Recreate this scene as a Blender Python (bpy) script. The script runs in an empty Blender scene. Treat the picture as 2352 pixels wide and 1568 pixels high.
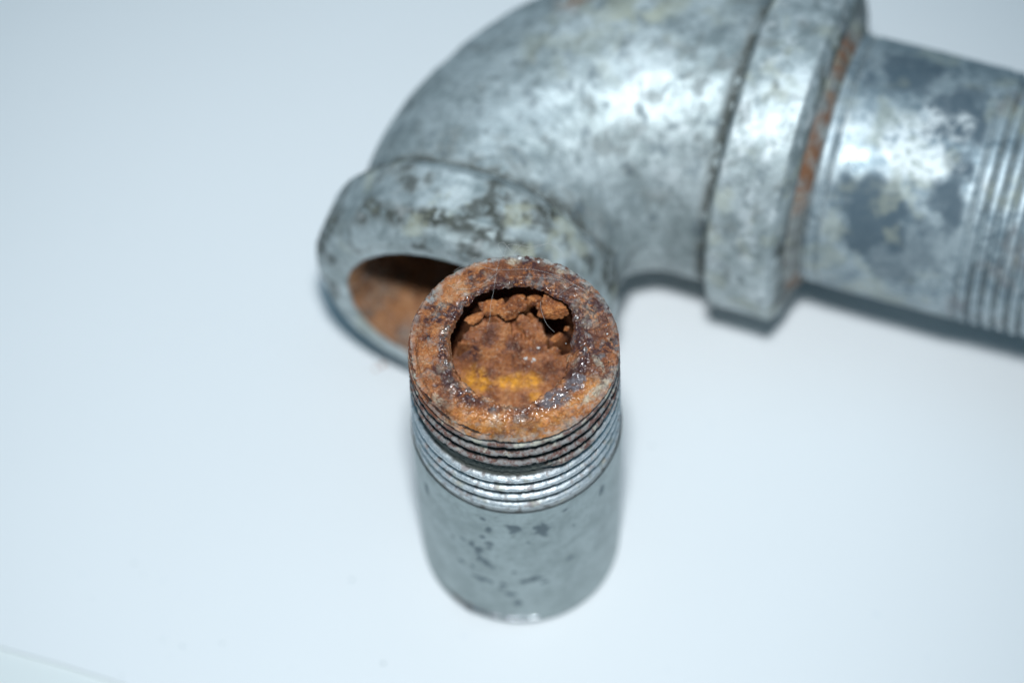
import bpy, math, random
import numpy as np
from mathutils import Matrix, Vector

random.seed(7)
MM = 0.001
scene = bpy.context.scene
col = scene.collection

# ------------------------------------------------------------------ camera
PITCH, ROLL = math.radians(61.27), math.radians(-2.31)
DIST, PIPE_H = 478.9, 66.7                      # mm: lens to pipe mouth, height of the standing pipe
FOCAL_PX, IMG_W, IMG_H = 7233.2, 2352.0, 1568.0
view = np.array([0, math.cos(PITCH), -math.sin(PITCH)])
right = np.array([1.0, 0, 0]); up = np.cross(right, view)
cr, sr = math.cos(ROLL), math.sin(ROLL)
right, up = cr*right + sr*up, -sr*right + cr*up
cam_pos = np.array([0, 0, PIPE_H]) - DIST*view
TX, TY = 3.7, 10.5
cam = bpy.data.cameras.new('camera')
cam_obj = bpy.data.objects.new('camera', cam); col.objects.link(cam_obj)
m = Matrix(np.stack([right, up, -view], 1).tolist()).to_4x4()
m.translation = Vector((cam_pos*MM).tolist())
cam_obj.matrix_world = m
cam.sensor_width = 36.0
cam.lens = 36.0*FOCAL_PX/IMG_W
cam.shift_x, cam.shift_y = -TX/IMG_W, TY/IMG_W
cam.clip_start, cam.clip_end = 0.01, 20.0
cam.dof.use_dof = True
cam.dof.focus_distance = 0.479
cam.dof.aperture_fstop = 7.6
scene.camera = cam_obj
scene.render.resolution_x, scene.render.resolution_y = 1024, 682

# ------------------------------------------------------------------ light
world = bpy.data.worlds.new('World'); scene.world = world; world.use_nodes = True
wb = world.node_tree.nodes['Background']
wb.inputs[0].default_value = (0.40, 0.86, 1.20, 1); wb.inputs[1].default_value = 0.135
def area(name, loc, aim, sx, sy, power, colr):
    l = bpy.data.lights.new(name, 'AREA'); l.shape = 'RECTANGLE'; l.size = sx; l.size_y = sy
    l.energy = power; l.color = colr
    o = bpy.data.objects.new(name, l); col.objects.link(o)
    o.location = loc
    o.rotation_euler = (Vector(aim) - Vector(loc)).to_track_quat('-Z', 'Y').to_euler()
    return o
fl = bpy.data.lights.new('camera_flash', 'SPOT'); fl.energy = 11.2; fl.color = (0.905, 0.975, 1.02)
fl.shadow_soft_size = 0.022; fl.spot_size = math.radians(43); fl.spot_blend = 1.0
flash = bpy.data.objects.new('camera_flash', fl); col.objects.link(flash)
flash.location = ((cam_pos + up*102 - right*4 + view*15)*MM).tolist()
flash.rotation_euler = (Vector((-0.012, 0.018, 0.02)) - flash.location).to_track_quat('-Z', 'Y').to_euler()
area('ceiling_bounce', (0.0, 0.22, 1.1), (0.03, 0.05, 0.0), 0.8, 0.6, 0.8, (0.42, 0.86, 1.18))
vs = scene.view_settings
vs.view_transform = 'Standard'; vs.look = 'None'; vs.gamma = 1.0; vs.use_curve_mapping = False
vs.exposure = 0.0
scene.render.engine = 'CYCLES'
scene.cycles.max_bounces = 8

# ------------------------------------------------------------------ helpers
rng = np.random.default_rng(11)
PERM = rng.permutation(256); PERM = np.concatenate([PERM, PERM, PERM])
GRAD = rng.normal(size=(256, 3)); GRAD /= np.linalg.norm(GRAD, axis=1)[:, None]
def perlin(p):
    p = np.asarray(p, float); i = np.floor(p).astype(int); f = p - i; i &= 255
    u = f*f*f*(f*(f*6 - 15) + 10)
    out = 0
    for dx in (0, 1):
        for dy in (0, 1):
            for dz in (0, 1):
                h = PERM[PERM[PERM[i[..., 0] + dx] + i[..., 1] + dy] + i[..., 2] + dz]
                g = GRAD[h]
                d = g[..., 0]*(f[..., 0] - dx) + g[..., 1]*(f[..., 1] - dy) + g[..., 2]*(f[..., 2] - dz)
                w = (u[..., 0] if dx else 1 - u[..., 0])*(u[..., 1] if dy else 1 - u[..., 1])*(u[..., 2] if dz else 1 - u[..., 2])
                out = out + w*d
    return out*1.6
def fbm(p, freq, octv=4, seed=0.0, gain=0.5):
    p = np.asarray(p, float)*freq + np.array([seed*17.3, seed*5.1, seed*9.7]); a, s = 1.0, 0
    for _ in range(octv):
        s = s + a*perlin(p); p = p*2.03 + 3.1; a *= gain
    return s
def sstep(a, b, x):
    t = np.clip((x - a)/(b - a), 0, 1); return t*t*(3 - 2*t)
def ray_dir(px, py):                              # photograph pixel (2352 wide) to a direction
    d = view + right*((px - IMG_W/2 - TX)/FOCAL_PX) + up*(-(py - IMG_H/2 - TY)/FOCAL_PX)
    return d
def to_plane(px, py, z):
    d = ray_dir(px, py); return cam_pos + d*((z - cam_pos[2])/d[2])
def zoom1(zx, zy):                                # a detail of the mouth to photograph pixels
    return (1100 + zx/3.357)*0.81667, (680 + zy/3.357)*0.81667
def zoom2(zx, zy):
    return (1100 + zx/3.357)*0.81667, (1100 + zy/3.357)*0.81667
def zoom3(zx, zy):
    return (1100 + zx/3.136)*0.81667, (1450 + zy/3.136)*0.81667

def mesh_obj(name, V, F, mat, parent=None, attrs=None, smooth=True):
    V = np.asarray(V, float)*MM
    me = bpy.data.meshes.new(name)
    F = np.asarray(F, np.int32)
    me.vertices.add(len(V)); me.vertices.foreach_set('co', V.ravel())
    k = F.shape[1]
    me.loops.add(F.size); me.loops.foreach_set('vertex_index', F.ravel())
    me.polygons.add(len(F))
    me.polygons.foreach_set('loop_start', np.arange(0, F.size, k, dtype=np.int32))
    me.polygons.foreach_set('loop_total', np.full(len(F), k, np.int32))
    me.update(calc_edges=True)
    if smooth: me.polygons.foreach_set('use_smooth', np.ones(len(F), bool))
    for n, a in (attrs or {}).items():
        at = me.attributes.new(n, 'FLOAT', 'POINT'); at.data.foreach_set('value', np.asarray(a, np.float32).ravel())
    me.materials.append(mat)
    me.validate()
    o = bpy.data.objects.new(name, me); col.objects.link(o)
    if parent: o.parent = parent
    return o
def grid_faces(nu, nv, wrap_u=True, flip=False):
    iu = np.arange(nu if wrap_u else nu - 1); iv = np.arange(nv - 1)
    a, b = np.meshgrid(iu, iv, indexing='ij'); a2 = (a + 1) % nu
    F = np.stack([a*nv + b, a2*nv + b, a2*nv + b + 1, a*nv + b + 1], -1).reshape(-1, 4)
    return F[:, ::-1] if flip else F
def grid(name, P, mat, parent=None, attrs=None, wrap=True, flip=False):
    nu, nv = P.shape[:2]
    return mesh_obj(name, P.reshape(-1, 3), grid_faces(nu, nv, wrap, flip), mat, parent, attrs)
def empty(name, loc=(0, 0, 0)):
    o = bpy.data.objects.new(name, None); col.objects.link(o); o.location = [c*MM for c in loc]
    o.empty_display_size = 0.02; return o
def tag(o, label, cat, group=None):
    o['label'] = label; o['category'] = cat
    if group: o['group'] = group
    return o

# ------------------------------------------------------------------ materials
class NT:
    def __init__(s, name):
        s.m = bpy.data.materials.new(name); s.m.use_nodes = True
        s.t = s.m.node_tree; s.N = s.t.nodes; s.L = s.t.links
        s.b = s.N['Principled BSDF']
        tc = s.N.new('ShaderNodeTexCoord')
        v = s.N.new('ShaderNodeVectorMath'); v.operation = 'SCALE'; v.inputs[3].default_value = 1000.0
        s.L.new(tc.outputs['Object'], v.inputs[0]); s.pos = v.outputs[0]
    def put(s, sock, val):
        if hasattr(val, 'links'): s.L.new(val, sock)
        elif isinstance(val, (tuple, list)): sock.default_value = (*val, 1) if len(val) == 3 and len(sock.default_value) == 4 else val
        else: sock.default_value = val
    def noise(s, scale, detail=6, rough=0.55, dist=0.0, stretch=None, off=0.0):
        n = s.N.new('ShaderNodeTexNoise'); n.inputs['Scale'].default_value = scale
        n.inputs['Detail'].default_value = detail; n.inputs['Roughness'].default_value = rough
        n.inputs['Distortion'].default_value = dist
        mp = s.N.new('ShaderNodeMapping'); s.L.new(s.pos, mp.inputs[0])
        mp.inputs['Location'].default_value = (off, off*0.7, -off)
        if stretch: mp.inputs['Scale'].default_value = stretch
        s.L.new(mp.outputs[0], n.inputs['Vector']); return n.outputs['Fac']
    def voro(s, scale, feature='F1'):
        n = s.N.new('ShaderNodeTexVoronoi'); n.feature = feature; n.inputs['Scale'].default_value = scale
        s.L.new(s.pos, n.inputs['Vector']); return n.outputs['Distance']
    def ramp(s, fac, stops):
        r = s.N.new('ShaderNodeValToRGB'); s.L.new(fac, r.inputs[0]); e = r.color_ramp.elements
        while len(e) < len(stops): e.new(0.5)
        for k, (p, c) in enumerate(stops):
            e[k].position = p; e[k].color = (*c, 1) if isinstance(c, tuple) else (c, c, c, 1)
        return r.outputs[0]
    def mix(s, fac, a, b):
        n = s.N.new('ShaderNodeMix'); n.data_type = 'RGBA'
        s.put(n.inputs[0], fac); s.put(n.inputs[6], a); s.put(n.inputs[7], b); return n.outputs[2]
    def math(s, op, a, b=0.0, clamp=False):
        n = s.N.new('ShaderNodeMath'); n.operation = op; n.use_clamp = clamp
        s.put(n.inputs[0], a); s.put(n.inputs[1], b); return n.outputs[0]
    def attr(s, name):
        n = s.N.new('ShaderNodeAttribute'); n.attribute_name = name; return n.outputs['Fac']
    def thr(s, fac, lo, hi):
        n = s.N.new('ShaderNodeMapRange'); n.interpolation_type = 'SMOOTHSTEP'
        s.L.new(fac, n.inputs[0]); n.inputs[1].default_value = lo; n.inputs[2].default_value = hi; return n.outputs[0]
    def bump(s, h, strength, dist_mm, prev=None):
        n = s.N.new('ShaderNodeBump'); s.put(n.inputs['Strength'], strength)
        n.inputs['Distance'].default_value = dist_mm*MM; s.L.new(h, n.inputs['Height'])
        if prev: s.L.new(prev, n.inputs['Normal'])
        return n.outputs[0]
    def done(s, color, rough, metal=0.0, normal=None, spec=None):
        s.put(s.b.inputs['Base Color'], color); s.put(s.b.inputs['Roughness'], rough); s.put(s.b.inputs['Metallic'], metal)
        if normal: s.L.new(normal, s.b.inputs['Normal'])
        if spec is not None: s.put(s.b.inputs['Specular IOR Level'], spec)
        return s.m

def rust_material(name, bright=1.0):
    t = NT(name)
    n1 = t.noise(0.30, 9, 0.62, 0.6); n2 = t.noise(1.5, 8, 0.65, 0.3, off=5); n3 = t.noise(5.0, 4, 0.6, off=9)
    nl = t.noise(0.16, 4, 0.55, 0.8, off=71)
    base = t.ramp(t.math('ADD', t.math('MULTIPLY', nl, 0.30), t.math('ADD', t.math('MULTIPLY', n1, 0.42), t.math('MULTIPLY', n2, 0.28))),
                  [(0.37, (0.060, 0.022, 0.016)), (0.44, (0.17, 0.055, 0.024)), (0.50, (0.36, 0.120, 0.036)), (0.565, (0.54, 0.21, 0.070)), (0.65, (0.64, 0.36, 0.18))])
    c = t.mix(t.math('MULTIPLY', t.thr(n3, 0.54, 0.68), 0.6), base, (0.07, 0.026, 0.022))
    c = t.mix(t.math('MULTIPLY', t.thr(t.noise(1.9, 6, 0.7, 0.4, off=51), 0.54, 0.64), 0.6), c, (0.10, 0.040, 0.030))
    c = t.mix(t.math('MULTIPLY', t.thr(t.noise(3.2, 3, 0.6, off=21), 0.57, 0.68), 0.6), c, (0.66, 0.46, 0.30))
    dk = t.math('MULTIPLY', t.attr('dark'), t.thr(n2, 0.36, 0.54))
    c = t.mix(dk, c, (0.062, 0.025, 0.024))
    c = t.mix(t.math('MULTIPLY', t.attr('yellow'), t.thr(t.noise(0.9, 10, 0.72, 0.6, off=3), 0.34, 0.64)), c, (0.82, 0.35, 0.026))
    c = t.mix(t.math('MULTIPLY', t.attr('grey'), t.thr(t.noise(0.9, 7, 0.65, off=13), 0.40, 0.55)), c, (0.33, 0.34, 0.33))
    c = t.mix(t.math('MULTIPLY', t.attr('pale'), t.math('MULTIPLY', 0.85, t.thr(t.noise(1.3, 9, 0.7, 0.4, off=31), 0.36, 0.62))), c, (0.52, 0.46, 0.35))
    c = t.mix(t.math('MULTIPLY', t.attr('slate'), t.thr(t.noise(1.1, 7, 0.6, off=37), 0.36, 0.50)), c, (0.15, 0.12, 0.125))
    wet = t.math('MULTIPLY', t.attr('wet'), t.thr(t.noise(0.7, 5, 0.6, off=17), 0.32, 0.46), True)
    rough = t.math('SUBTRACT', 0.80, t.math('MULTIPLY', wet, 0.68))
    dry = t.math('SUBTRACT', 1.0, t.math('MULTIPLY', wet, 0.93))
    nb = t.bump(n2, t.math('MULTIPLY', dry, 0.5), 0.5); nb = t.bump(n3, t.math('MULTIPLY', dry, 0.55), 0.16, nb)
    return t.done(c, rough, 0.0, nb, t.math('ADD', 0.25, t.math('MULTIPLY', wet, 0.75)))

def zinc_material(name, light=(0.50, 0.55, 0.57), dark=(0.20, 0.25, 0.27), mottle=0.5, pits=0.5, rough=0.42, metal=0.75, size=1.0, grime=True, grain=0.15):
    t = NT(name)
    n1 = t.noise(0.10/size, 8, 0.6, 0.4); n2 = t.noise(0.55/size, 8, 0.65, 0.4, off=4); n3 = t.noise(3.5, 5, 0.6, off=8)
    k = t.math('ADD', t.math('MULTIPLY', n1, 0.55), t.math('MULTIPLY', n2, 0.45))
    w = 0.16*(1.2 - mottle)
    c = t.mix(t.thr(k, 0.5 - w - 0.03, 0.5 + w + 0.03), dark, light)
    c = t.mix(t.math('MULTIPLY', t.thr(t.noise(0.38/size, 7, 0.6, 0.5, off=15), 0.60, 0.67), pits), c, tuple(v*0.38 for v in dark))
    c = t.mix(t.math('MULTIPLY', t.thr(n3, 0.50, 0.75), 0.22), c, tuple(v*0.7 for v in dark))
    c = t.mix(t.math('MULTIPLY', t.thr(t.noise(0.9, 5, 0.65, 0.3, off=61), 0.56, 0.68), grain), c, tuple(v*0.45 for v in dark))
    c = t.mix(t.math('MULTIPLY', t.thr(t.noise(1.3, 5, 0.65, 0.3, off=67), 0.60, 0.70), grain*0.8), c, (0.78, 0.80, 0.80))
    if grime:
        g = t.math('MULTIPLY', t.attr('grime'), t.thr(n2, 0.34, 0.52), True)
        c = t.mix(g, c, (0.055, 0.060, 0.050))
        c = t.mix(t.math('MULTIPLY', t.attr('spot'), 0.9), c, (0.075, 0.112, 0.14))
        c = t.mix(t.math('MULTIPLY', t.attr('cream'), t.thr(t.noise(0.2, 6, 0.6, off=12), 0.44, 0.56)), c, (0.50, 0.50, 0.38))
        c = t.mix(t.math('MULTIPLY', t.attr('rusty'), t.thr(t.noise(0.35, 7, 0.6, off=25), 0.32, 0.60)), c, (0.235, 0.098, 0.042))
        c = t.mix(t.math('MULTIPLY', t.attr('white'), t.thr(n2, 0.36, 0.56)), c, (0.80, 0.83, 0.83))
        dirt = t.math('MAXIMUM', t.math('MAXIMUM', g, t.attr('cream')), t.math('MAXIMUM', t.attr('rusty'), t.attr('spot')))
        me = t.math('MULTIPLY', metal, t.math('SUBTRACT', 1.0, t.math('MULTIPLY', dirt, 0.8)))
        r = t.math('ADD', t.math('ADD', rough - 0.10, t.math('MULTIPLY', n2, 0.2)), t.math('SUBTRACT', t.math('MULTIPLY', dirt, 0.25), t.math('MULTIPLY', t.attr('gloss'), 0.3)))
    else:
        me = metal; r = t.math('ADD', rough - 0.1, t.math('MULTIPLY', n2, 0.2))
    nb = t.bump(n2, 0.35, 0.35*size); nb = t.bump(n3, 0.25, 0.06, nb)
    return t.done(c, r, me, nb)

def thread_material():
    t = NT('worn_thread_metal')
    n2 = t.noise(0.8, 8, 0.65, 0.3, off=4); n3 = t.noise(4.0, 5, 0.65, off=8)
    st = t.noise(1.2, 6, 0.7, 0.2, stretch=(1, 1, 4), off=30)
    c = t.mix(t.thr(n3, 0.42, 0.68), (0.93, 0.95, 0.96), (0.58, 0.62, 0.64))
    r1 = t.mix(t.thr(n2, 0.42, 0.58), (0.30, 0.28, 0.27), (0.17, 0.085, 0.070))
    r1 = t.mix(t.math('MULTIPLY', t.thr(n3, 0.56, 0.66), 0.7), r1, (0.55, 0.54, 0.50))
    r1 = t.mix(t.thr(st, 0.60, 0.68), r1, (0.42, 0.22, 0.08))
    ru = t.attr('rusty'); c = t.mix(ru, c, r1)
    c = t.mix(t.math('MULTIPLY', t.attr('rusty'), t.attr('crumble')), c, (0.20, 0.075, 0.040))
    gr = t.attr('grime'); c = t.mix(t.math('MULTIPLY', gr, t.thr(n2, 0.22, 0.40)), c, t.mix(n3, (0.060, 0.066, 0.054), (0.17, 0.18, 0.155)))
    c = t.mix(t.attr('groove'), c, (0.030, 0.020, 0.016))
    c = t.mix(t.math('MULTIPLY', t.attr('pale'), t.thr(n2, 0.40, 0.52)), c, (0.60, 0.58, 0.48))
    d = t.math('MAXIMUM', t.math('MULTIPLY', ru, 0.75), t.math('MAXIMUM', gr, t.attr('groove')))
    me = t.math('MULTIPLY', 0.82, t.math('SUBTRACT', 1.0, d))
    r = t.math('ADD', t.math('ADD', 0.30, t.math('MULTIPLY', n3, 0.22)), t.math('MULTIPLY', d, 0.28))
    nb = t.bump(n2, 0.3, 0.25); nb = t.bump(n3, 0.45, 0.08, nb)
    return t.done(c, r, me, nb)

def sheet_material(name, colr, amount=0.04):
    t = NT(name)
    n = t.noise(0.02, 5, 0.5); n2 = t.noise(1.5, 4, 0.6, off=7)
    c = t.mix(t.math('MULTIPLY', t.thr(n, 0.3, 0.7), amount*4), colr, tuple(v*0.93 for v in colr))
    sp = t.math('MULTIPLY', t.thr(t.noise(0.35, 3, 0.5, off=44), 0.72, 0.80), 0.25)
    c = t.mix(sp, c, (0.55, 0.60, 0.68))
    return t.done(c, 0.42, 0.0, t.bump(n2, 0.08, 0.05), 0.3)

M_RUST = rust_material('wet_flaking_rust')
M_THREAD = thread_material()
M_ZINC = zinc_material('dull_galvanised_zinc', (0.45, 0.515, 0.515), (0.29, 0.345, 0.345), 0.6, 0.3, 0.47, 0.56, 0.5)
M_CAST = zinc_material('weathered_cast_zinc', (0.66, 0.71, 0.71), (0.33, 0.375, 0.375), 0.6, 0.4, 0.54, 0.56, 1.1, grain=0.32)
M_PATCH = zinc_material('patchy_galvanised_zinc', (0.50, 0.56, 0.58), (0.22, 0.28, 0.315), 0.75, 0.3, 0.50, 0.52, 0.8, grain=0.3)
M_PAPER = sheet_material('white_card', (0.80, 0.805, 0.81))
M_TABLE = sheet_material('white_tabletop', (0.755, 0.78, 0.765))
tm = NT('white_mineral'); M_WHITE = tm.done(tm.mix(tm.noise(3, 4), (0.50, 0.46, 0.42), (0.74, 0.74, 0.73)), 0.5)
tf = NT('pale_fibre'); M_FIBRE = tf.done((0.55, 0.53, 0.50), 0.45)

# ------------------------------------------------------------------ table and sheet
def slab(name, outline, z0, z1, mat, lift=None):
    n = len(outline); V = [(x, y, z1 + (lift[i] if lift else 0)) for i, (x, y) in enumerate(outline)] + [(x, y, z0 + (lift[i] if lift else 0)) for i, (x, y) in enumerate(outline)]
    F = [list(range(n)), list(range(2*n - 1, n - 1, -1))] + [[i, i + n, (i + 1) % n + n, (i + 1) % n] for i in range(n)]
    me = bpy.data.meshes.new(name); me.from_pydata([tuple(c*MM for c in v) for v in V], [], F); me.update()
    me.materials.append(mat); o = bpy.data.objects.new(name, me); col.objects.link(o); return o
table = slab('tabletop', [(-900, -700), (900, -700), (900, 900), (-900, 900)], -30, -0.75, M_TABLE); table['kind'] = 'structure'
edge = [to_plane(x, y, 0)[:2] for x, y in ((-500, 1375), (-250, 1424), (-100, 1458), (0, 1485), (140, 1524), (280, 1568), (450, 1632), (700, 1735), (1000, 1870))]
sheet = slab('card_sheet', [tuple(e) for e in edge] + [(420, -190), (460, 520), (-430, 520)], -0.55, 0.0, M_PAPER)
tag(sheet, 'large white glossy card sheet lying under the pipes', 'sheet')

# ------------------------------------------------------------------ standing pipe
nip = empty('pipe_nipple')
tag(nip, 'short galvanised pipe standing upright, its open mouth crusted with orange rust', 'pipe')
H = PIPE_H; R_FACE, R_BODY, PITCH_T, TH_LEN = 16.15, 16.75, 2.86, 24.0
NU = 540
th = np.linspace(0, 2*np.pi, NU, endpoint=False)
def cyl_attr_spots(P, spots):
    s = np.zeros(P.shape[:2])
    for c, r, e in spots:
        q = P - c; d = np.sqrt((q[..., 0]/e[0])**2 + (q[..., 1])**2 + (q[..., 2]/e[1])**2)
        d = d/r + 0.55*fbm(P, 0.9, 3, 3.0)
        s = np.maximum(s, sstep(1.1, 0.7, d))
    return s
# body below the thread
zb = np.concatenate([np.linspace(0, 1.2, 14), np.linspace(1.2, H - TH_LEN + 0.15, 190)[1:]])
TT, ZZ = np.meshgrid(th, zb, indexing='ij')
rr = R_BODY - 0.7*sstep(1.1, 0.0, ZZ) - 0.08*sstep(0.5, 0.0, np.abs(ZZ - 2.4))
base = np.stack([R_BODY*np.cos(TT), R_BODY*np.sin(TT), ZZ], -1)
rr = rr + 0.05*fbm(base, 0.12, 3, 1.0)
P = np.stack([rr*np.cos(TT), rr*np.sin(TT), ZZ], -1)
def on_pipe(px, py, r=R_BODY):                    # nearest hit of a pixel's ray on the standing pipe
    d = ray_dir(px, py); o = cam_pos
    a = d[0]**2 + d[1]**2; b = o[0]*d[0] + o[1]*d[1]; c = o[0]**2 + o[1]**2 - r*r
    q = b*b - a*c
    t = (-b - math.sqrt(max(q, 0)))/a; return o + d*t
spots = []
for zx, zy, r, e in [(1075, 115, 0.95, (1, 1.3)), (1330, 125, 1.15, (1, 1.8)), (855, 120, .5, (1, 1.5)), (805, 30, .45, (1, 1)), (800, 185, .5, (1, 1.2)), (855, 240, .55, (1.4, 1)), (860, 285, .45, (1, 1)),
                     (715, 250, .5, (1, 1.6)), (770, 310, .7, (.9, 1.9)), (775, 370, .5, (1, 1.5)), (840, 410, .7, (1.2, 1.2)), (890, 450, .4, (1, 1)), (715, 440, .4, (1, 1.2)), (800, 555, .9, (1.5, 1)),
                     (880, 580, .5, (1, 1)), (985, 600, .45, (1, 1)), (970, 640, .5, (1, 1)), (1050, 690, .7, (1.4, 1)), (1120, 760, .7, (1, 1.5)), (1085, 495, .35, (1, 1)), (1240, 560, .8, (1.9, 1)), (1180, 585, .4, (1.5, 1)),
                     (1360, 580, .5, (1.3, 1)), (630, 200, .4, (1.3, 1)), (620, 400, .5, (1, 1)), (1580, 370, .5, (1, 1)), (540, 175, .35, (1.5, 1)), (1610, 85, .3, (1, 1)), (1210, 235, .25, (1, 1))]:
    spots.append((on_pipe(*zoom3(zx, zy)), r*1.3, e))
for zx, zy, r, e in [(340, 920, .8, (1, 2.2)), (1990, 930, .8, (1, 1.6)), (1640, 1120, .5, (1, 1))]:
    spots.append((on_pipe(*zoom2(zx, zy)), r, e))
spot = cyl_attr_spots(P, spots)*0.75
zz0 = np.zeros(P.shape[:2])
grime = 0.35*sstep(0.9, 0.2, np.abs(ZZ - 2.3))*sstep(-2.9, -2.4, np.where(TT > np.pi, TT - 2*np.pi, TT))*sstep(-1.4, -1.8, np.where(TT > np.pi, TT - 2*np.pi, TT))
grid('pipe_wall', P, M_ZINC, nip, dict(spot=spot, grime=grime, cream=zz0, rusty=zz0, white=zz0))
# burr line round the foot: worn bright in the middle, dull on the left
tr = np.radians(np.linspace(-142, -80, 240)); ab = np.linspace(0, 2*np.pi, 12, endpoint=False)
AB, TT = np.meshgrid(ab, tr, indexing='ij')
q3 = np.stack([TT*16.7, 0*TT, 0*TT], -1)
rad = np.maximum(0.26 + 0.26*fbm(q3, 0.75, 3, 6.), 0.04)*sstep(math.radians(-142), math.radians(-130), TT)*sstep(math.radians(-80), math.radians(-84), TT) + 0.02
zc = 2.6 + 0.12*fbm(q3, 0.2, 2, 8.)
rr = R_BODY + 0.05 + rad*np.cos(AB)
M_RIM = zinc_material('bright_burr', (0.90, 0.90, 0.92), (0.60, 0.58, 0.62), 0.6, 0.1, 0.24, 0.95, 0.5)
dull = sstep(math.radians(-104), math.radians(-113), TT + 0.05*fbm(q3, 0.8, 2, 9.))
grid('foot_burr', np.stack([rr*np.cos(TT), rr*np.sin(TT), zc + rad*np.sin(AB)], -1), M_RIM, nip, dict(spot=0.8*dull, grime=0.9*dull, cream=0*dull, rusty=0.4*dull, white=0*dull))

# thread
NZ = 300
zt = np.linspace(H - TH_LEN, H - 0.15, NZ)
TT, ZZ = np.meshgrid(th, zt, indexing='ij')
depth = H - ZZ
taper = R_FACE + (R_BODY - 0.12 - R_FACE)*np.clip(depth/TH_LEN, 0, 1)
base = np.stack([R_BODY*np.cos(TT), R_BODY*np.sin(TT), ZZ], -1)
wob = 0.13*fbm(base, 0.25, 3, 2.0) + 0.05*fbm(base, 1.1, 3, 5.0)
ang = np.mod(TT + np.pi/2, 2*np.pi)/(2*np.pi)     # 0 at the front
ph = np.mod((depth - 0.75 + wob*0.8)/PITCH_T + ang, 1.0)
dist_g = np.minimum(ph, 1 - ph)                   # 0 at the groove's bottom
runout = sstep(TH_LEN - 0.5, TH_LEN - 3.5, depth)
gw = 0.17 + 0.03*sstep(8, 12, depth)
groove = sstep(gw, 0.02, dist_g)
crest = 0.10*sstep(0.5, 0.2, dist_g)
a_s = np.where(TT > np.pi, TT - 2*np.pi, TT)      # -pi/2 at the front
band_depth = depth + PITCH_T*(ang - np.where(ang > 0.5, 1, 0))
chipped = sstep(9.1, 9.4, band_depth)*sstep(13.1, 12.7, band_depth)*sstep(-1.20, -1.42, a_s + 0.10*fbm(base, 0.6, 3, 9.))*sstep(-3.1, -2.9, a_s)
vee = np.clip(1 - dist_g/0.43, 0, 1); vee = vee*vee*(1.6 - 0.6*vee)**0.5*0.35 + vee*0.65
gdep = (1.35 + 0.75*sstep(12, 14, band_depth))*vee*runout*(1 - chipped) + chipped*(0.75 + 0.16*fbm(base, 1.5, 3, 4.) + 0.2*groove)
nick = sstep(0.30, 0.55, fbm(base*[1, 1, 0.6], 0.75, 3, 17.))*(1 - groove)
gdep = gdep + 0.14*nick*runout*(0.5 + 0.5*sstep(12, 9, depth)) + 0.07*fbm(base, 1.6, 3, 18.)*sstep(12, 9, depth)
rr = taper - gdep - crest + wob*0.5*sstep(12, 5, depth) - 0.15*sstep(0.6, 0.1, depth)
P = np.stack([rr*np.cos(TT), rr*np.sin(TT), ZZ], -1)
rusty = sstep(13.2, 10.2, band_depth + 1.6*fbm(base, 0.25, 3, 7.) + 2.0*sstep(-0.9, -0.3, a_s)*sstep(0.3, -0.2, a_s))
rusty = np.maximum(rusty, 0.7*sstep(0.36, 0.5, fbm(base, 0.7, 4, 13.)))
pale = 0.8*sstep(5.0, 3.2, band_depth)*sstep(0.0, 0.35, fbm(base, 0.3, 3, 21.)) + sstep(0.45, 0.6, fbm(base, 0.45, 3, 23.))*0.6
left = sstep(-2.0, -2.5, a_s) + sstep(2.4, 2.8, a_s)
crumble = sstep(4.2, 2.0, depth)*left
groove_c = sstep(0.32, 0.22, dist_g + 0.05*fbm(base, 1.2, 3, 15.))*runout*(0.8 + 0.2*sstep(12, 9, depth))
grid('thread', P, M_THREAD, nip, dict(rusty=rusty, grime=np.clip(chipped + 0.5*sstep(22.4, 23.3, depth), 0, 1), groove=groove_c*(1 - chipped*0.6), pale=np.clip(pale, 0, 1)*(1 - chipped), crumble=crumble))

# crust on the cut face
hole_z = [(1640, 1240), (1722, 800), (1700, 640), (1500, 500), (1390, 440), (1150, 435), (880, 490), (700, 620), (620, 760), (555, 920), (575, 1080), (640, 1240), (850, 1430), (1000, 1500), (1200, 1545), (1320, 1520), (1420, 1430), (1600, 1290), (1640, 1080), (1700, 930), (730, 1335)]
hp = np.array([to_plane(*zoom1(*q), H - 0.5)[:2] for q in hole_z])
ha = np.arctan2(hp[:, 1], hp[:, 0]); hr = np.hypot(hp[:, 0], hp[:, 1]); o_ = np.argsort(ha); ha, hr = ha[o_], hr[o_]
a_c = np.where(th > np.pi, th - 2*np.pi, th)
r_hole = np.interp(a_c, ha, hr, period=2*np.pi)
ring3 = np.stack([np.cos(th)*10, np.sin(th)*10, th*0], -1)
r_hole = r_hole + 0.45*np.abs(fbm(ring3, 0.35, 3, 31.)) - 0.15 + 0.22*np.round(2*fbm(ring3, 0.7, 2, 32.))*0.5 + 0.12*fbm(ring3, 1.8, 3, 33.)
NR = 100
s = np.linspace(0, 1, NR)
TT, SS = np.meshgrid(th, s, indexing='ij')
r_out = R_FACE - 0.02
RR = r_hole[:, None] + (r_out - r_hole[:, None])*SS
XY = np.stack([RR*np.cos(TT), RR*np.sin(TT), 0*RR], -1)
A = np.where(TT > np.pi, TT - 2*np.pi, TT)
front = sstep(0.3, 0.9, -np.sin(A))
r_ring = 10.7 + 0.35*fbm(XY, 0.15, 2, 41.) + 0.5*front
ridge = np.exp(-((RR - r_ring)/0.55)**2)
n_a = fbm(XY, 0.35, 5, 43.); n_b = fbm(XY, 1.3, 5, 47., 0.6)
hgt = 0.20*n_a + 0.25*n_b + 0.32*ridge*(0.6 + 0.7*fbm(XY, 0.6, 3, 49.))
hgt = hgt - 1.3*sstep(r_ring - 0.2, r_ring - 2.4, RR)*(1 - 0.7*front)       # lip dips into the bore
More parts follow.
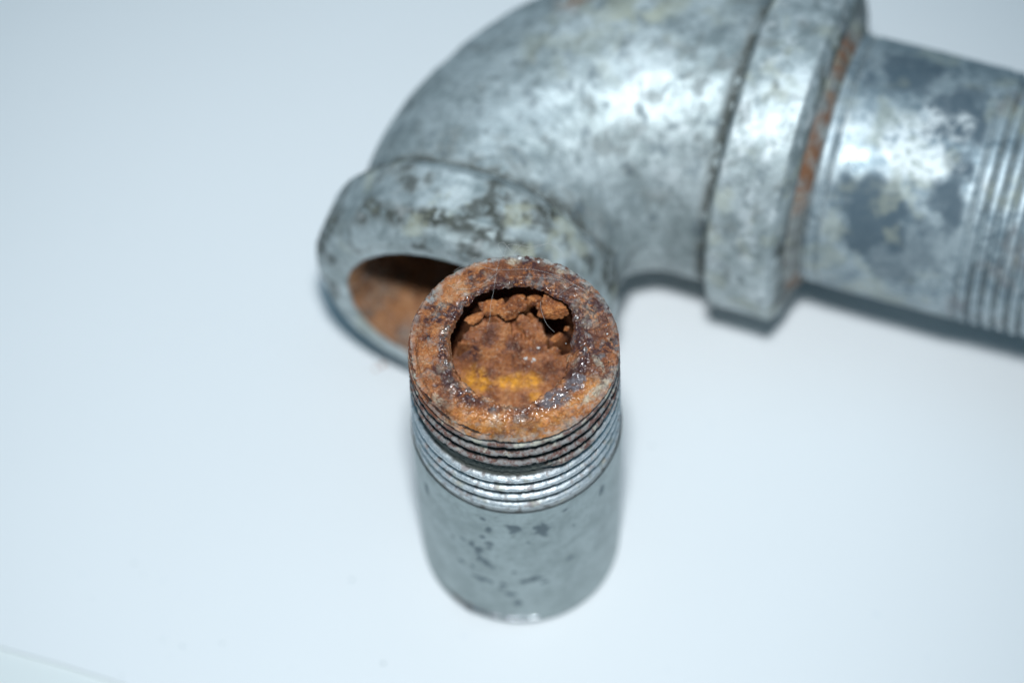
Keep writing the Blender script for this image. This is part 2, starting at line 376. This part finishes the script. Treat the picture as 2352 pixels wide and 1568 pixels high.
hgt = hgt - 0.55*sstep(0.06, 0.0, SS) - 0.35*sstep(r_out - 0.6, r_out, RR)**2
step_l = sstep(-1.75, -2.0, A) + sstep(2.9, 3.1, A)                          # broken first thread on the left
hgt = hgt - 0.55*np.clip(step_l, 0, 1)*sstep(14.6, 15.0, RR + 0.25*n_b)
flake = sstep(0.10, 0.16, fbm(XY, 0.28, 4, 53.)); hgt = hgt + 0.16*flake
wet0 = np.clip(np.exp(-((RR - r_ring + 0.1)/1.0)**2) + front*np.exp(-((RR - 12.2)/1.5)**2), 0, 1)
hgt = hgt + 0.19*wet0*fbm(XY, 1.45, 2, 55., 0.45)
P = np.stack([RR*np.cos(TT), RR*np.sin(TT), H - 0.12 + hgt], -1)
def blob(cx, cy, rx, ry, rot=0.0, amt=0.35, h=H):
    c = to_plane(*zoom1(cx, cy), h); dx, dy = P[..., 0] - c[0], P[..., 1] - c[1]
    u = dx*math.cos(rot) + dy*math.sin(rot); v = -dx*math.sin(rot) + dy*math.cos(rot)
    return sstep(1.25, 0.75, np.hypot(u/rx, v/ry) + amt*fbm(XY, 0.7, 4, 61.))
deg = np.degrees(A)
rear_right = sstep(-20, 20, deg)*sstep(110, 80, deg)
wet = np.clip(1.3*np.exp(-((RR - r_ring + 0.1)/0.9)**2), 0, 1)*(0.75 + 0.25*front) + 0.9*front*np.exp(-((RR - 12.0)/1.6)**2) + 0.35*sstep(-60, 40, deg)*sstep(80, 40, deg)
wet = np.clip(wet + sstep(0.25, 0.5, fbm(XY, 0.8, 4, 67.))*0.5, 0, 1)
dark = np.clip(np.exp(-((RR - r_ring)/0.75)**2)*(1.1 - 0.35*front) + 0.6*rear_right + 0.7*sstep(0.12, 0.42, fbm(XY, 0.3, 4, 71.)) + 0.25*(1 - front), 0, 1)
dark = np.clip(dark + 0.8*blob(400, 730, 1.4, .7) + 0.6*blob(350, 890, 1.0, .6), 0, 1)
slate = np.maximum(blob(1545, 1480, 2.1, 1.6, 0.4), blob(1740, 1330, 1.6, 1.3, 0.9))
pale = np.clip(blob(1960, 1380, 0.8, 3.3, -0.75, .2) + blob(1960, 1150, 0.5, 1.6, 0.5, .2) + blob(1150, 180, 1.1, .5)*0.7 + blob(1560, 270, 1.3, .45, -0.3)*0.8 + 0.7*blob(440, 1480, 0.6, 1.2, 0.6), 0, 1)
tanp = sstep(0.12, 0.4, fbm(XY, 0.45, 4, 75.))
pale = np.clip(pale + 0.28*tanp, 0, 1)
grey = np.clip(0.28*sstep(0.2, 0.45, fbm(XY, 0.5, 4, 77.)) + sstep(14.9, 15.7, RR)*(0.35 + 0.65*sstep(30, 60, deg)*sstep(120, 90, deg)) + 0.8*blob(380, 540, 0.8, .8) + 0.5*blob(690, 500, .8, .5), 0, 1)
orange_clear = np.clip(blob(1880, 1330, 1.6, .9, 0.3) + blob(1800, 1480, 2.4, 1.0, 0.3), 0, 1)
dark *= 1 - orange_clear
yel = 0.25*sstep(-150, -110, deg)*sstep(-40, -70, deg)*sstep(11.8, 13, RR) + 0.5*orange_clear*0.4
grid('rust_crust', P, M_RUST, nip, dict(wet=wet, dark=dark, slate=slate, pale=pale, grey=grey, yellow=yel))
# bore wall under the crust's lip
u = np.linspace(0, 1, 40)
TT, UU = np.meshgrid(th, u, indexing='ij')
ring = np.stack([np.cos(TT)*10, np.sin(TT)*10, UU*20], -1)
zin = P[:, 0, 2]
r_wall = 13.4 + 0.4*fbm(ring, 0.3, 4, 81.)
k = sstep(0.0, 0.14, UU)
RRb = r_hole[:, None]*(1 - k) + r_wall*k + 0.15*fbm(ring, 1.5, 3, 83.)*k
ZB = zin[:, None] - 0.75*sstep(0, .06, UU) - 24*np.clip(UU - 0.05, 0, 1)
Pb = np.stack([RRb*np.cos(TT), RRb*np.sin(TT), ZB], -1)
zb_ = np.zeros(TT.shape)
grid('bore_lining', Pb, M_RUST, nip, dict(wet=zb_, dark=zb_ + 0.4, slate=zb_, pale=zb_, grey=zb_, yellow=zb_), flip=True)
# rust packed inside the bore: a rough slope rising towards the back
def plug_depth(x, y):
    p = np.stack([x, y, 0*x], -1)
    d = 6.0 + 11.0*sstep(12.5, -4.5, y)
    d = d + 0.9*fbm(p, 0.14, 3, 91.) + 0.40*fbm(p, 0.45, 4, 93.) + 0.16*fbm(p, 1.6, 4, 95., 0.6)
    d = d + 14.0*sstep(1.15, 0.8, np.hypot((x - 9.0)/4.2, (y - 7.8)/3.0) + 0.3*fbm(p, 0.4, 3, 97.))     # deep pocket on the right
    d = d + 11.0*sstep(10.2, 11.4, np.hypot(x, y) + 0.5*fbm(p, 0.4, 3, 98.))*sstep(-4.0, 0.0, y)          # gap behind
    d = d + 4.0*sstep(1.15, 0.7, np.hypot((x + 9.6)/2.8, (y - 5.4)/0.8) + 0.3*fbm(p, 0.5, 3, 99.))     # slot on the left
    d = d + 1.3*sstep(0.10, 0.0, np.abs(fbm(p, 0.16, 3, 101.)))*sstep(5, 7.5, y)                          # cracks
    return d
rg = np.linspace(0, 1, 130)**0.8*14.2
TT, RG = np.meshgrid(th, rg, indexing='ij')
X, Y = RG*np.cos(TT), RG*np.sin(TT)
Pp = np.stack([X, Y, H - plug_depth(X, Y)], -1)
def on_plug(zx, zy):
    z = H - 8
    for _ in range(30):
        q = to_plane(*zoom1(zx, zy), z); z = 0.5*z + 0.5*(H - float(plug_depth(np.array([q[0]]), np.array([q[1]]))[0]))
    return to_plane(*zoom1(zx, zy), z)
def pblob(zx, zy, rx, ry):
    c = on_plug(zx, zy); return sstep(1.6, 0.3, np.hypot((X - c[0])/rx, (Y - c[1])/ry) + 0.4*fbm(Pp*[1, 1, 0], 0.5, 4, 103.))
yel = 1.0*np.clip(pblob(1180, 1330, 4.0, 0.9) + pblob(790, 1290, 1.7, 1.2) + 0.8*pblob(1370, 1460, 1.2, .8), 0, 1)
dk = np.clip(0.9*pblob(800, 1040, 0.8, 0.7) + 0.55*pblob(700, 1080, 1.6, 1.0) + 0.5*pblob(950, 820, 1.2, .8) + 0.35*pblob(1300, 1190, 3, .5), 0, 1)
z0_ = np.zeros(TT.shape)
grid('rust_filling', Pp, M_RUST, nip, dict(wet=z0_ + 0.3, dark=np.clip(dk + 0.2, 0, 1), slate=z0_, pale=z0_, grey=z0_, yellow=yel))

import bmesh
def rock(name, c, size, rot, mat, parent, seed, sub=4, rough=0.28, attrs=True):
    bm = bmesh.new(); bmesh.ops.create_icosphere(bm, subdivisions=sub, radius=1.0)
    V = np.array([v.co[:] for v in bm.verts]); F = np.array([[v.index for v in f.verts] for f in bm.faces]); bm.free()
    rg_ = np.random.default_rng(int(seed*10)); cut = np.full(len(V), 1.0)
    for _ in range(16):                            # broken facets
        pn = rg_.normal(size=3); pn /= np.linalg.norm(pn); cut = np.minimum(cut, rg_.uniform(0.45, 0.85)/np.maximum(V @ pn, 1e-3))
    n = cut*1.3 + rough*0.35*fbm(V, 1.1, 3, seed) + rough*0.35*fbm(V, 3.1, 4, seed + 1, 0.65)
    V = V*n[:, None]*np.array(size)
    R = np.array(Matrix.Rotation(rot[2], 3, 'Z') @ Matrix.Rotation(rot[0], 3, 'X') @ Matrix.Rotation(rot[1], 3, 'Y'))
    V = V @ R.T + np.array(c)
    z = np.zeros(len(V))
    return mesh_obj(name, V, F, mat, parent, dict(wet=z, dark=z, slate=z, pale=z + 0.0, grey=z, yellow=z) if attrs else None)
flakes = [(1530, 605, 3.0, (3.0, 1.7, 0.9), (0.55, 0.2, -0.35)), (1330, 545, 4.6, (1.5, 0.9, 0.7), (0.6, 0.2, 0.3)), (1410, 600, 5.0, (0.8, 0.6, 0.5), (0.3, 0, 1.0)),
          (1165, 540, 5.2, (1.3, 0.6, 0.45), (0.5, -0.2, 0.2)), (1135, 640, 5.0, (1.9, 1.3, 0.7), (0.75, 0.1, 0.5)), (1210, 600, 4.7, (0.9, 0.8, 0.4), (0.5, 0.3, -0.6)),
          (945, 625, 5.3, (2.5, 1.2, 0.6), (0.7, -0.15, 0.25)), (1040, 600, 5.6, (1.0, 0.7, 0.5), (0.4, 0, 0.9)), (1250, 580, 5.0, (0.7, 0.6, 0.5), (0.5, 0, 0)), (800, 720, 6.0, (1.9, 0.8, 0.5), (0.5, -0.2, 0.65)), (1655, 822, 8.5, (0.5, 0.4, 0.3), (0, 0, 0.4)), (1560, 905, 9.5, (1.1, 0.6, 0.5), (0.4, 0, 0.5))]
for k_, (zx, zy, d, size, rot) in enumerate(flakes):
    rock('rust_flake', to_plane(*zoom1(zx, zy), H - d), size, rot, M_RUST, nip, 110.0 + k_*3, 5, 0.3)
gr_ = random.Random(5)
for k_ in range(26):                               # loose grains lying on the filling
    q = on_plug(gr_.uniform(700, 1600), gr_.uniform(720, 1300)); r = gr_.uniform(0.14, 0.38)
    rock('rust_grain', q + np.array([0, 0, 0.05]), (r, r*gr_.uniform(0.6, 1), r*0.6), (0.4, 0, k_), M_RUST, nip, 200.0 + k_*3, 2, 0.4)
for k_, (zx, zy, r) in enumerate([(1272, 1100, .30), (1352, 1112, .28), (1388, 1000, .2), (1330, 1128, .14), (940, 1365, .1), (1000, 1015, .09), (1300, 1175, .09)]):
    rock('mineral_crumb', on_plug(zx, zy) + np.array([0, 0, .05]), (r, r, r*.7), (0, 0, k_), M_WHITE, nip, 150.0 + k_*3, 3, 1.0, False)
for k_, (zx, zy, r) in enumerate([(1215, 155, .36), (1390, 190, .22), (2040, 868, .18), (1760, 715, .2), (1650, 960, .1)]):
    rock('mineral_crumb', to_plane(*zoom1(zx, zy), H + 0.05), (r, r, r*.7), (0, 0, k_), M_WHITE, nip, 170.0 + k_*3, 2, 0.3, False)

# ------------------------------------------------------------------ elbow with its screwed-in pipe
asm = empty('pipe_elbow')
tag(asm, 'big weathered galvanised elbow fitting lying down with a threaded pipe screwed into one end', 'pipe fitting')
ax_a = np.array([0.93047547, -0.3634784, 0.0358]); ax_a /= np.linalg.norm(ax_a)
ax_b = np.array([-0.38937893, -0.92102937, 0.00943]); ax_b = ax_b - ax_a*(ax_a @ ax_b); ax_b /= np.linalg.norm(ax_b)
ax_c = np.cross(ax_b, ax_a)
if ax_c[2] < 0: ax_c = -ax_c
O_E = np.array([7.58, 58.26, 22.05])*1.25 + np.array([0, 0.2, 0.1])
LA, LB = 47.4, 50.4
R_NIP, R_CA, R_BA, R_CB, R_BB = 21.6, 29.9, 26.4, 26.2, 23.7
def place(u, v, w): return O_E + u[..., None]*ax_a + v[..., None]*ax_b + w[..., None]*ax_c
# bend: swept body, wide end towards ax_a, narrow end towards ax_b
RHO = 30.0
NS, NV = 150, 200
sa = np.linspace(0, 1, NS); fi = np.linspace(0, 2*np.pi, NV, endpoint=False)
L1, L2, L3 = LA - 6 - RHO, RHO*np.pi/2, LB - 6 - RHO
Ltot = L1 + L2 + L3
cu = np.zeros(NS); cv = np.zeros(NS); nu_ = np.zeros(NS); nv_ = np.zeros(NS)
for i, q in enumerate(sa*Ltot):
    if q < L1: cu[i], cv[i], nu_[i], nv_[i] = LA - 6 - q, 0, 0, -1
    elif q < L1 + L2:
        t_ = (q - L1)/RHO; cu[i] = RHO - RHO*math.sin(t_); cv[i] = RHO - RHO*math.cos(t_); nu_[i], nv_[i] = -math.sin(t_), -math.cos(t_)
    else: cu[i], cv[i], nu_[i], nv_[i] = 0, RHO + (q - L1 - L2), -1, 0
FF, SI = np.meshgrid(fi, np.arange(NS), indexing='ij')
Rb = R_BA + (R_BB - R_BA)*sstep(0.1, 0.9, sa)[SI]
p0 = np.stack([cu[SI] + Rb*np.cos(FF)*nu_[SI], cv[SI] + Rb*np.cos(FF)*nv_[SI], Rb*np.sin(FF)], -1)
Rb = Rb + 0.35*fbm(p0, 0.05, 3, 201.) + 0.18*fbm(p0, 0.2, 4, 203.)
U = cu[SI] + Rb*np.cos(FF)*nu_[SI] - 1.0*sstep(0.35, 1.0, sa)[SI]; V_ = cv[SI] + Rb*np.cos(FF)*nv_[SI]; W_ = Rb*np.sin(FF)
Pe = place(U, V_, W_)
q_ = sa[SI]*Ltot
dA = np.abs(q_ - 6.5); dB = np.abs(q_ - (Ltot - 9.0))
grime = np.clip(0.95*sstep(2.4, 0.3, dA) + 0.9*sstep(2.6, 0.4, dB + 1.2*fbm(Pe, 0.12, 3, 209.)), 0, 1)
grime = np.maximum(grime, 0.45*sstep(0.30, 0.6, fbm(Pe, 0.22, 4, 211.)))
grime = np.maximum(grime, 0.6*sstep(8, 2, dB)*sstep(0.0, 0.4, fbm(Pe, 0.12, 4, 213.)))
def eblob(px, py, z, r, sd):
    c = to_plane(px, py, z); return sstep(1.3, 0.5, np.linalg.norm(Pe - c, axis=-1)/r + 0.5*fbm(Pe, 0.15, 4, sd))
cream = 0.7*np.clip(0.7*eblob(1430, 20, 50, 8, 221.) + 0.4*eblob(1290, 90, 52, 7, 223.) + 0.45*eblob(1500, 120, 50, 9, 225.) + 0.6*eblob(1620, 40, 48, 8, 227.), 0, 1)
rusty = np.clip(eblob(1330, -18, 52, 4.5, 231.), 0, 1)
spot = 0.5*sstep(0.42, 0.6, fbm(Pe, 0.33, 3, 233.))
white = 0.55*sstep(0.20, 0.5, fbm(Pe, 0.15, 4, 235.))*np.clip(eblob(1540, 270, 50, 18, 237.), 0, 1)
grid('elbow_bend', Pe, M_CAST, asm, dict(grime=grime, cream=cream, rusty=rusty, spot=spot, white=white))

SHIFT_B = -1.0                                    # the narrow end sits a little off the bend's axis
def lathe(name, axis, other, prof, mat, parent, n=200, seed=300., bumpy=0.2, attrs=None, shift=0.0):
    prof = np.array(prof, float); pr = []
    for (s0, r0), (s1, r1) in zip(prof[:-1], prof[1:]):
        k = max(2, int(math.hypot(s1 - s0, r1 - r0)/0.45))
        pr += [(s0 + (s1 - s0)*t, r0 + (r1 - r0)*t) for t in np.linspace(0, 1, k, endpoint=False)]
    pr = np.array(pr + [tuple(prof[-1])])
    f = np.linspace(0, 2*np.pi, n, endpoint=False); FF, II = np.meshgrid(f, np.arange(len(pr)), indexing='ij')
    S_, R_ = pr[II, 0], pr[II, 1]
    D = np.cos(FF)[..., None]*other + np.sin(FF)[..., None]*ax_c
    O_ = O_E + shift*other
    P0 = O_ + S_[..., None]*axis + R_[..., None]*D
    if shift: R_ = R_ - 1.3*sstep(0.2, 1.0, np.cos(FF))*sstep(21.5, 23.5, R_)   # step fades on the bend's inner side
    R_ = R_ + bumpy*(fbm(P0, 0.12, 3, seed) + 0.4*fbm(P0, 0.5, 3, seed + 1))
    P1 = O_ + S_[..., None]*axis + R_[..., None]*D
    at = attrs(P1, S_, R_, FF) if attrs else None
    return grid(name, P1, mat, parent, at)
def ca(P, S_, R_, FF):
    z = np.zeros(S_.shape)
    g = 0.5*sstep(0.25, 0.55, fbm(P, 0.25, 4, 311.)) + 0.8*sstep(1.6, 0.2, np.abs(S_ - LA + 12.3)) + 0.55*sstep(R_CA - 1.6, R_CA - 3.0, R_)*(S_ > LA - 3)
    return dict(grime=np.clip(g, 0, 1), cream=0.4*sstep(0.1, 0.4, fbm(P, 0.12, 3, 313.)), rusty=0.75*sstep(R_CA - 3.5, R_CA - 6.0, R_)*sstep(0.0, 0.3, fbm(P, 0.08, 3, 315.)), spot=0.35*sstep(0.4, 0.6, fbm(P, 0.4, 3, 317.)), white=0.6*sstep(0.1, 0.5, fbm(P, 0.3, 4, 319.)))
lathe('collar', ax_a, ax_b, [(LA - 13.4, R_BA - 1.5), (LA - 12.2, R_BA + 0.2), (LA - 11.4, R_CA - 0.5), (LA - 10.9, R_CA), (LA - 0.9, R_CA), (LA - 0.4, R_CA - 0.4), (LA + 0.9, R_CA - 3.4), (LA + 0.9, R_NIP + 1.0), (LA - 1.5, R_NIP - 1)], M_CAST, asm, seed=330., attrs=ca)
def cb(P, S_, R_, FF):
    g = 0.85*sstep(0.02, 0.4, fbm(P, 0.16, 4, 341.)) + 0.95*sstep(2.0, 0.3, np.abs(S_ - LB + 3.4) + 1.2*fbm(P, 0.2, 3, 342.))*sstep(-0.35, 0.1, fbm(P, 0.1, 3, 343.)) + 0.5*sstep(-2, 12, (P - O_E) @ ax_a)*sstep(-0.3, 0.3, fbm(P, 0.25, 4, 344.)) + 0.6*sstep(1.3, 0.2, np.abs(S_ - LB + 15.3))
    inn = sstep(21.2, 20.2, R_)
    return dict(grime=np.clip(g, 0, 1)*(1 - inn), cream=0.5*sstep(0.15, 0.45, fbm(P, 0.1, 3, 345.)), rusty=0*inn, spot=0.0*S_, white=0.3*sstep(0.3, 0.5, fbm(P, 0.2, 4, 347.)))
lathe('collar', ax_b, ax_a, [(LB - 16.4, R_BB - 1.5), (LB - 15.2, R_BB + 0.2), (LB - 13.8, R_CB - 0.9), (LB - 12.6, R_CB), (LB - 4.6, R_CB), (LB - 3.4, R_CB - 0.5), (LB - 0.9, R_CB - 2.6), (LB, R_CB - 4.2), (LB, 19.0), (LB - 1.4, 18.8), (LB - 3, 18.7)], M_CAST, asm, seed=350., attrs=cb, shift=SHIFT_B)
def rb(P, S_, R_, FF):
    z = np.zeros(S_.shape); return dict(wet=z, dark=0.2 + z, slate=0.1 + z, pale=0.25 + 0.3*sstep(0, .4, fbm(P, .1, 3, 361.)), grey=0.35*sstep(0, .4, fbm(P, .15, 3, 363.)), yellow=z + 0.12)
lathe('bore_lining', ax_b, ax_a, [(LB - 0.15, 19.0), (LB - 1.2, 17.9), (LB - 3, 17.3), (LB - 5, 17.0), (LB - 18, 17.0), (LB - 30, 16.5), (2, 16.5), (0.5, 12), (0, 0.2)], M_RUST, asm, seed=360., bumpy=0.45, attrs=rb, shift=SHIFT_B)
# the pipe screwed into the wide end
A0, A1, T_IN, T_OUT = LA - 2, 122.0, LA + 4.6, LA + 27.8
npf = 260; sN = np.concatenate([np.linspace(A0, T_OUT, 150), np.linspace(T_OUT, A1, 430)[1:]])
f = np.linspace(0, 2*np.pi, npf, endpoint=False); FF, SS = np.meshgrid(f, sN, indexing='ij')
phs = np.mod(SS/2.2 + FF/(2*np.pi), 1.0); dg = np.minimum(phs, 1 - phs)
grv = sstep(0.30, 0.04, dg)
am = sstep(T_OUT - 0.5, T_OUT + 4, SS) + 0.6*sstep(T_IN + 2.0, T_IN, SS)
Rn = R_NIP - 0.85*grv*am - 0.02*np.maximum(SS - T_OUT, 0)
Dn = np.cos(FF)[..., None]*ax_b + np.sin(FF)[..., None]*ax_c
Pn = O_E + SS[..., None]*ax_a + Rn[..., None]*Dn
Rn = Rn + 0.06*fbm(Pn, 0.2, 3, 371.); Pn = O_E + SS[..., None]*ax_a + Rn[..., None]*Dn
def nblob(px, py, z, r, sd, e=0.5):
    c = to_plane(px, py, z); return sstep(1.25, 0.75, np.linalg.norm(Pn - c, axis=-1)/r + e*fbm(Pn, 0.2, 4, sd))
zt_ = 48
spot = np.clip(nblob(2090, 190, zt_, 5.5, 373.) + nblob(2210, 300, zt_, 6.5, 375.) + nblob(2190, 440, zt_ - 4, 7, 377.) + nblob(2000, 480, zt_ - 6, 6, 379.) + nblob(1980, 190, zt_, 3.5, 383.) + nblob(2060, 560, zt_ - 10, 7, 385.)*0.6, 0, 1)
white = np.clip(nblob(2110, 340, zt_, 6.5, 381.) + nblob(1975, 300, zt_, 4, 382.)*0.6 + 0.5*nblob(2150, 260, zt_, 3, 389.), 0, 1)*0.8
body = sstep(T_OUT + 1.5, T_OUT - 0.5, SS)
dirt = 0.5*grv*am*sstep(-.4, .2, fbm(Pn, .12, 3, 391.))
nip_mesh_split = 149
def sub(name, i0, i1, mat):
    sl = np.s_[:, i0:i1]
    at = dict(spot=spot*body, white=white*body, grime=np.clip(dirt, 0, 1), gloss=nblob(1962, 366, zt_ + 3, 3.5, 387., .2), cream=0.35*sstep(0, .4, fbm(Pn, .1, 3, 393.)), rusty=0.2*sstep(0.2, .5, fbm(Pn, .12, 3, 395.))*(1 - body) + 0.7*sstep(LA + 2.6, LA + 1.2, SS))
    return grid(name, Pn[sl], mat, asm, {k: v[sl] for k, v in at.items()})
sub('screwed_pipe', 0, 150, M_PATCH); sub('thread', 149, len(sN), M_PATCH)
lathe('pipe_end', ax_a, ax_b, [(A1 - 0.02, R_NIP - 1.4), (A1 + 0.6, R_NIP - 2.4), (A1 + 0.6, R_NIP - 5), (A1 - 30, R_NIP - 5.2), (A1 - 31, 0.2)], M_PATCH, asm, attrs=lambda P, S_, R_, FF: dict(spot=0*S_, white=0*S_, grime=0*S_ + .3, cream=0*S_, rusty=0*S_ + .7))
# rust weeping from the joint
def seam(P, S_, R_, FF):
    z = np.zeros(S_.shape); ru = z.copy()
    for px, py, zz, r in ((1868, 330, 48, 6.0), (1852, 420, 45, 5.5), (1890, 250, 48, 4.0), (1925, 150, 48, 6.5), (1835, 640, 20, 5.0)):
        c = to_plane(px, py, zz); ru = np.maximum(ru, sstep(1.3, 0.6, np.linalg.norm(P - c, axis=-1)/r + 0.4*fbm(P, 0.3, 3, 401.)))
    return dict(grime=0.55*sstep(-0.1, .4, fbm(P, .2, 3, 403.)), cream=0.5*sstep(-0.1, .3, fbm(P, .1, 3, 405.)), rusty=ru*(0.6 + 0.4*sstep(-0.3, 0.3, fbm(P, 0.35, 3, 407.))), spot=z, white=z)
M_SEAM = zinc_material('rust_weeping_joint', (0.45, 0.46, 0.44), (0.26, 0.27, 0.26), 0.5, 0.4, 0.55, 0.4, 1.0)
lathe('rust_seam', ax_a, ax_b, [(LA + 0.6, R_NIP + 2.8), (LA + 1.6, R_NIP + 1.9), (LA + 2.4, R_NIP + 0.9), (LA + 3.0, R_NIP - 0.3)], M_SEAM, asm, seed=410., bumpy=0.5, attrs=seam)

# ------------------------------------------------------------------ fibres and crumbs
def fibre(pts, rad=0.013):
    P = np.array(pts, float); n = len(P)
    t = np.linspace(0, n - 1, (n - 1)*12 + 1); out = []
    for x in t:                                    # Catmull-Rom
        i = min(int(x), n - 2); f_ = x - i
        p0, p1, p2, p3 = P[max(i - 1, 0)], P[i], P[i + 1], P[min(i + 2, n - 1)]
        out.append(0.5*((2*p1) + (-p0 + p2)*f_ + (2*p0 - 5*p1 + 4*p2 - p3)*f_**2 + (-p0 + 3*p1 - 3*p2 + p3)*f_**3))
    Q = np.array(out); T = np.gradient(Q, axis=0); T /= np.linalg.norm(T, axis=1)[:, None] + 1e-9
    e = np.cross(T, [0.3, 0.2, 0.93]); e /= np.linalg.norm(e, axis=1)[:, None] + 1e-9; g = np.cross(T, e)
    a = np.linspace(0, 2*np.pi, 5, endpoint=False)
    G = Q[None] + rad*(np.cos(a)[:, None, None]*e[None] + np.sin(a)[:, None, None]*g[None])
    return grid('hair_fibre', G, M_FIBRE, None, None)
def fz(pts, hs): return [to_plane(*zoom1(x, y), H + h) for (x, y), h in zip(pts, hs if isinstance(hs, (list, tuple)) else [hs]*len(pts))]
FIB = [
 ([(1075, 150), (1020, 60), (1015, 20), (1060, 8), (1110, 60), (1155, 120)], [.5, 1.5, 2.0, 2.0, 1.5, .5], 'fine pale hair looping up over the back of the rusty pipe mouth'),
 ([(1068, 130), (1090, 50), (1130, 24), (1250, 40), (1310, 50), (1400, 30), (1478, 14), (1482, -40)], [.5, 1.5, 2, 2, 2, 2, 2.2, 3], 'long fine hair waving above the back rim and ending in an upright tip'),
 ([(1478, 14), (1570, 55), (1620, 110), (1640, 160)], [2.2, 2, 1.4, .6], 'fine hair arching down to the back right of the rim'),
 ([(1275, 130), (1278, 85), (1400, 42), (1450, 25)], [.5, 1.2, 1.8, 2.0], 'short fine hair rising from the middle of the back rim'),
 ([(1150, 110), (1200, 55), (1262, 8)], [.6, 1.5, 2.2], 'short straight hair slanting up over the back rim'),
 ([(1035, 140), (1000, 260), (972, 440), (940, 600), (932, 720), (908, 800)], [.5, .7, .4, -.6, -1.5, -2.2], 'long fine hair hanging straight into the rusty bore'),
 ([(1410, 560), (1420, 650), (1460, 760), (1500, 810), (1545, 852)], [-.6, -.8, -1.2, -1.6, -2], 'curved fine hair hanging over the dark pocket in the bore'),
 ([(590, 285), (640, 245), (720, 213), (705, 196), (678, 212)], [.4, .7, 1.0, 1.2, 1.0], 'short hooked hair curling at the left of the back rim'),
 ([(768, 195), (770, 160), (805, 138)], [.4, 1.0, 1.5], 'tiny bent hair sticking up from the left of the back rim'),
 ([(800, 215), (1000, 262), (1300, 258), (1500, 300), (1700, 385), (1860, 490)], [.4, .5, .5, .5, .6, .3], 'very long fine hair lying across the back of the rust crust'),
 ([(540, 405), (620, 440), (760, 440), (900, 375), (1010, 290)], [.35, .5, .55, .5, .5], 'curved fine hair lying on the left of the rust crust'),
 ([(1590, 492), (1650, 450), (1725, 408)], .5, 'short straight hair lying on the right of the crust'),
 ([(1200, 330), (1400, 335), (1600, 365), (1760, 420), (1850, 470)], .55, 'fine hair lying just inside the right back of the crust')]
for pts, hs, lab in FIB:
    tag(fibre(fz(pts, hs)), lab, 'hair', 'hairs caught on the rusty pipe mouth')
M_CRUMB = rust_material('rust_crumb')
for k_, (px, py, r, lab, m_) in enumerate([
        (878, 838, 0.55, 'faint rust crumb on the card just left of the standing pipe', M_RUST), (862, 846, 0.3, 'tiny rust grain beside the larger crumb on the card', M_RUST),
        (808, 1330, 0.22, 'lone dark speck on the card left of the pipe foot', M_ZINC), (881, 1522, 0.28, 'lone dark speck on the card in front of the pipe foot', M_ZINC),
        (1497, 1022, 0.22, 'lone grey speck on the card right of the standing pipe', M_ZINC)]):
    c = to_plane(px, py, r*0.4)
    o = rock('dust_speck', (0, 0, 0), (r, r, r*0.5), (0, 0, k_), m_, None, 500.0 + k_, 2, 0.4)
    o.location = [v*MM for v in c]
    tag(o, lab, 'crumb')
for k_, (zx, zy) in enumerate([(870, 605), (1355, 385), (1270, 280), (1690, 575), (1535, 1000), (1720, 1060), (1590, 1160), (1150, 1340), (2100, 1030), (520, 210)]):
    px, py = zx/3.36*0.81667, (1500 + zy/3.36)*0.81667; r = 0.10 + 0.05*(k_ % 3)
    o = rock('dust_speck', (0, 0, 0), (r, r, r*0.5), (0, 0, k_), M_ZINC, None, 520.0 + k_, 2, 0.4)
    o.location = [v*MM for v in to_plane(px, py, r*0.4)]
    tag(o, 'faint tiny dust grain lying near the edge of the card', 'crumb', 'dust grains near the card edge')

# finer pieces hang under the part they belong to
def stem_(o): return o.name.split('.')[0]
def under(root, child, part, nth=0):
    p = [o for o in root.children if stem_(o) == part][nth]
    for o in list(root.children):
        if stem_(o) == child and o is not p: o.parent = p
under(nip, 'foot_burr', 'pipe_wall'); under(nip, 'rust_flake', 'rust_filling'); under(nip, 'rust_grain', 'rust_filling')
under(asm, 'thread', 'screwed_pipe'); under(asm, 'pipe_end', 'screwed_pipe'); under(asm, 'rust_seam', 'collar', 0)
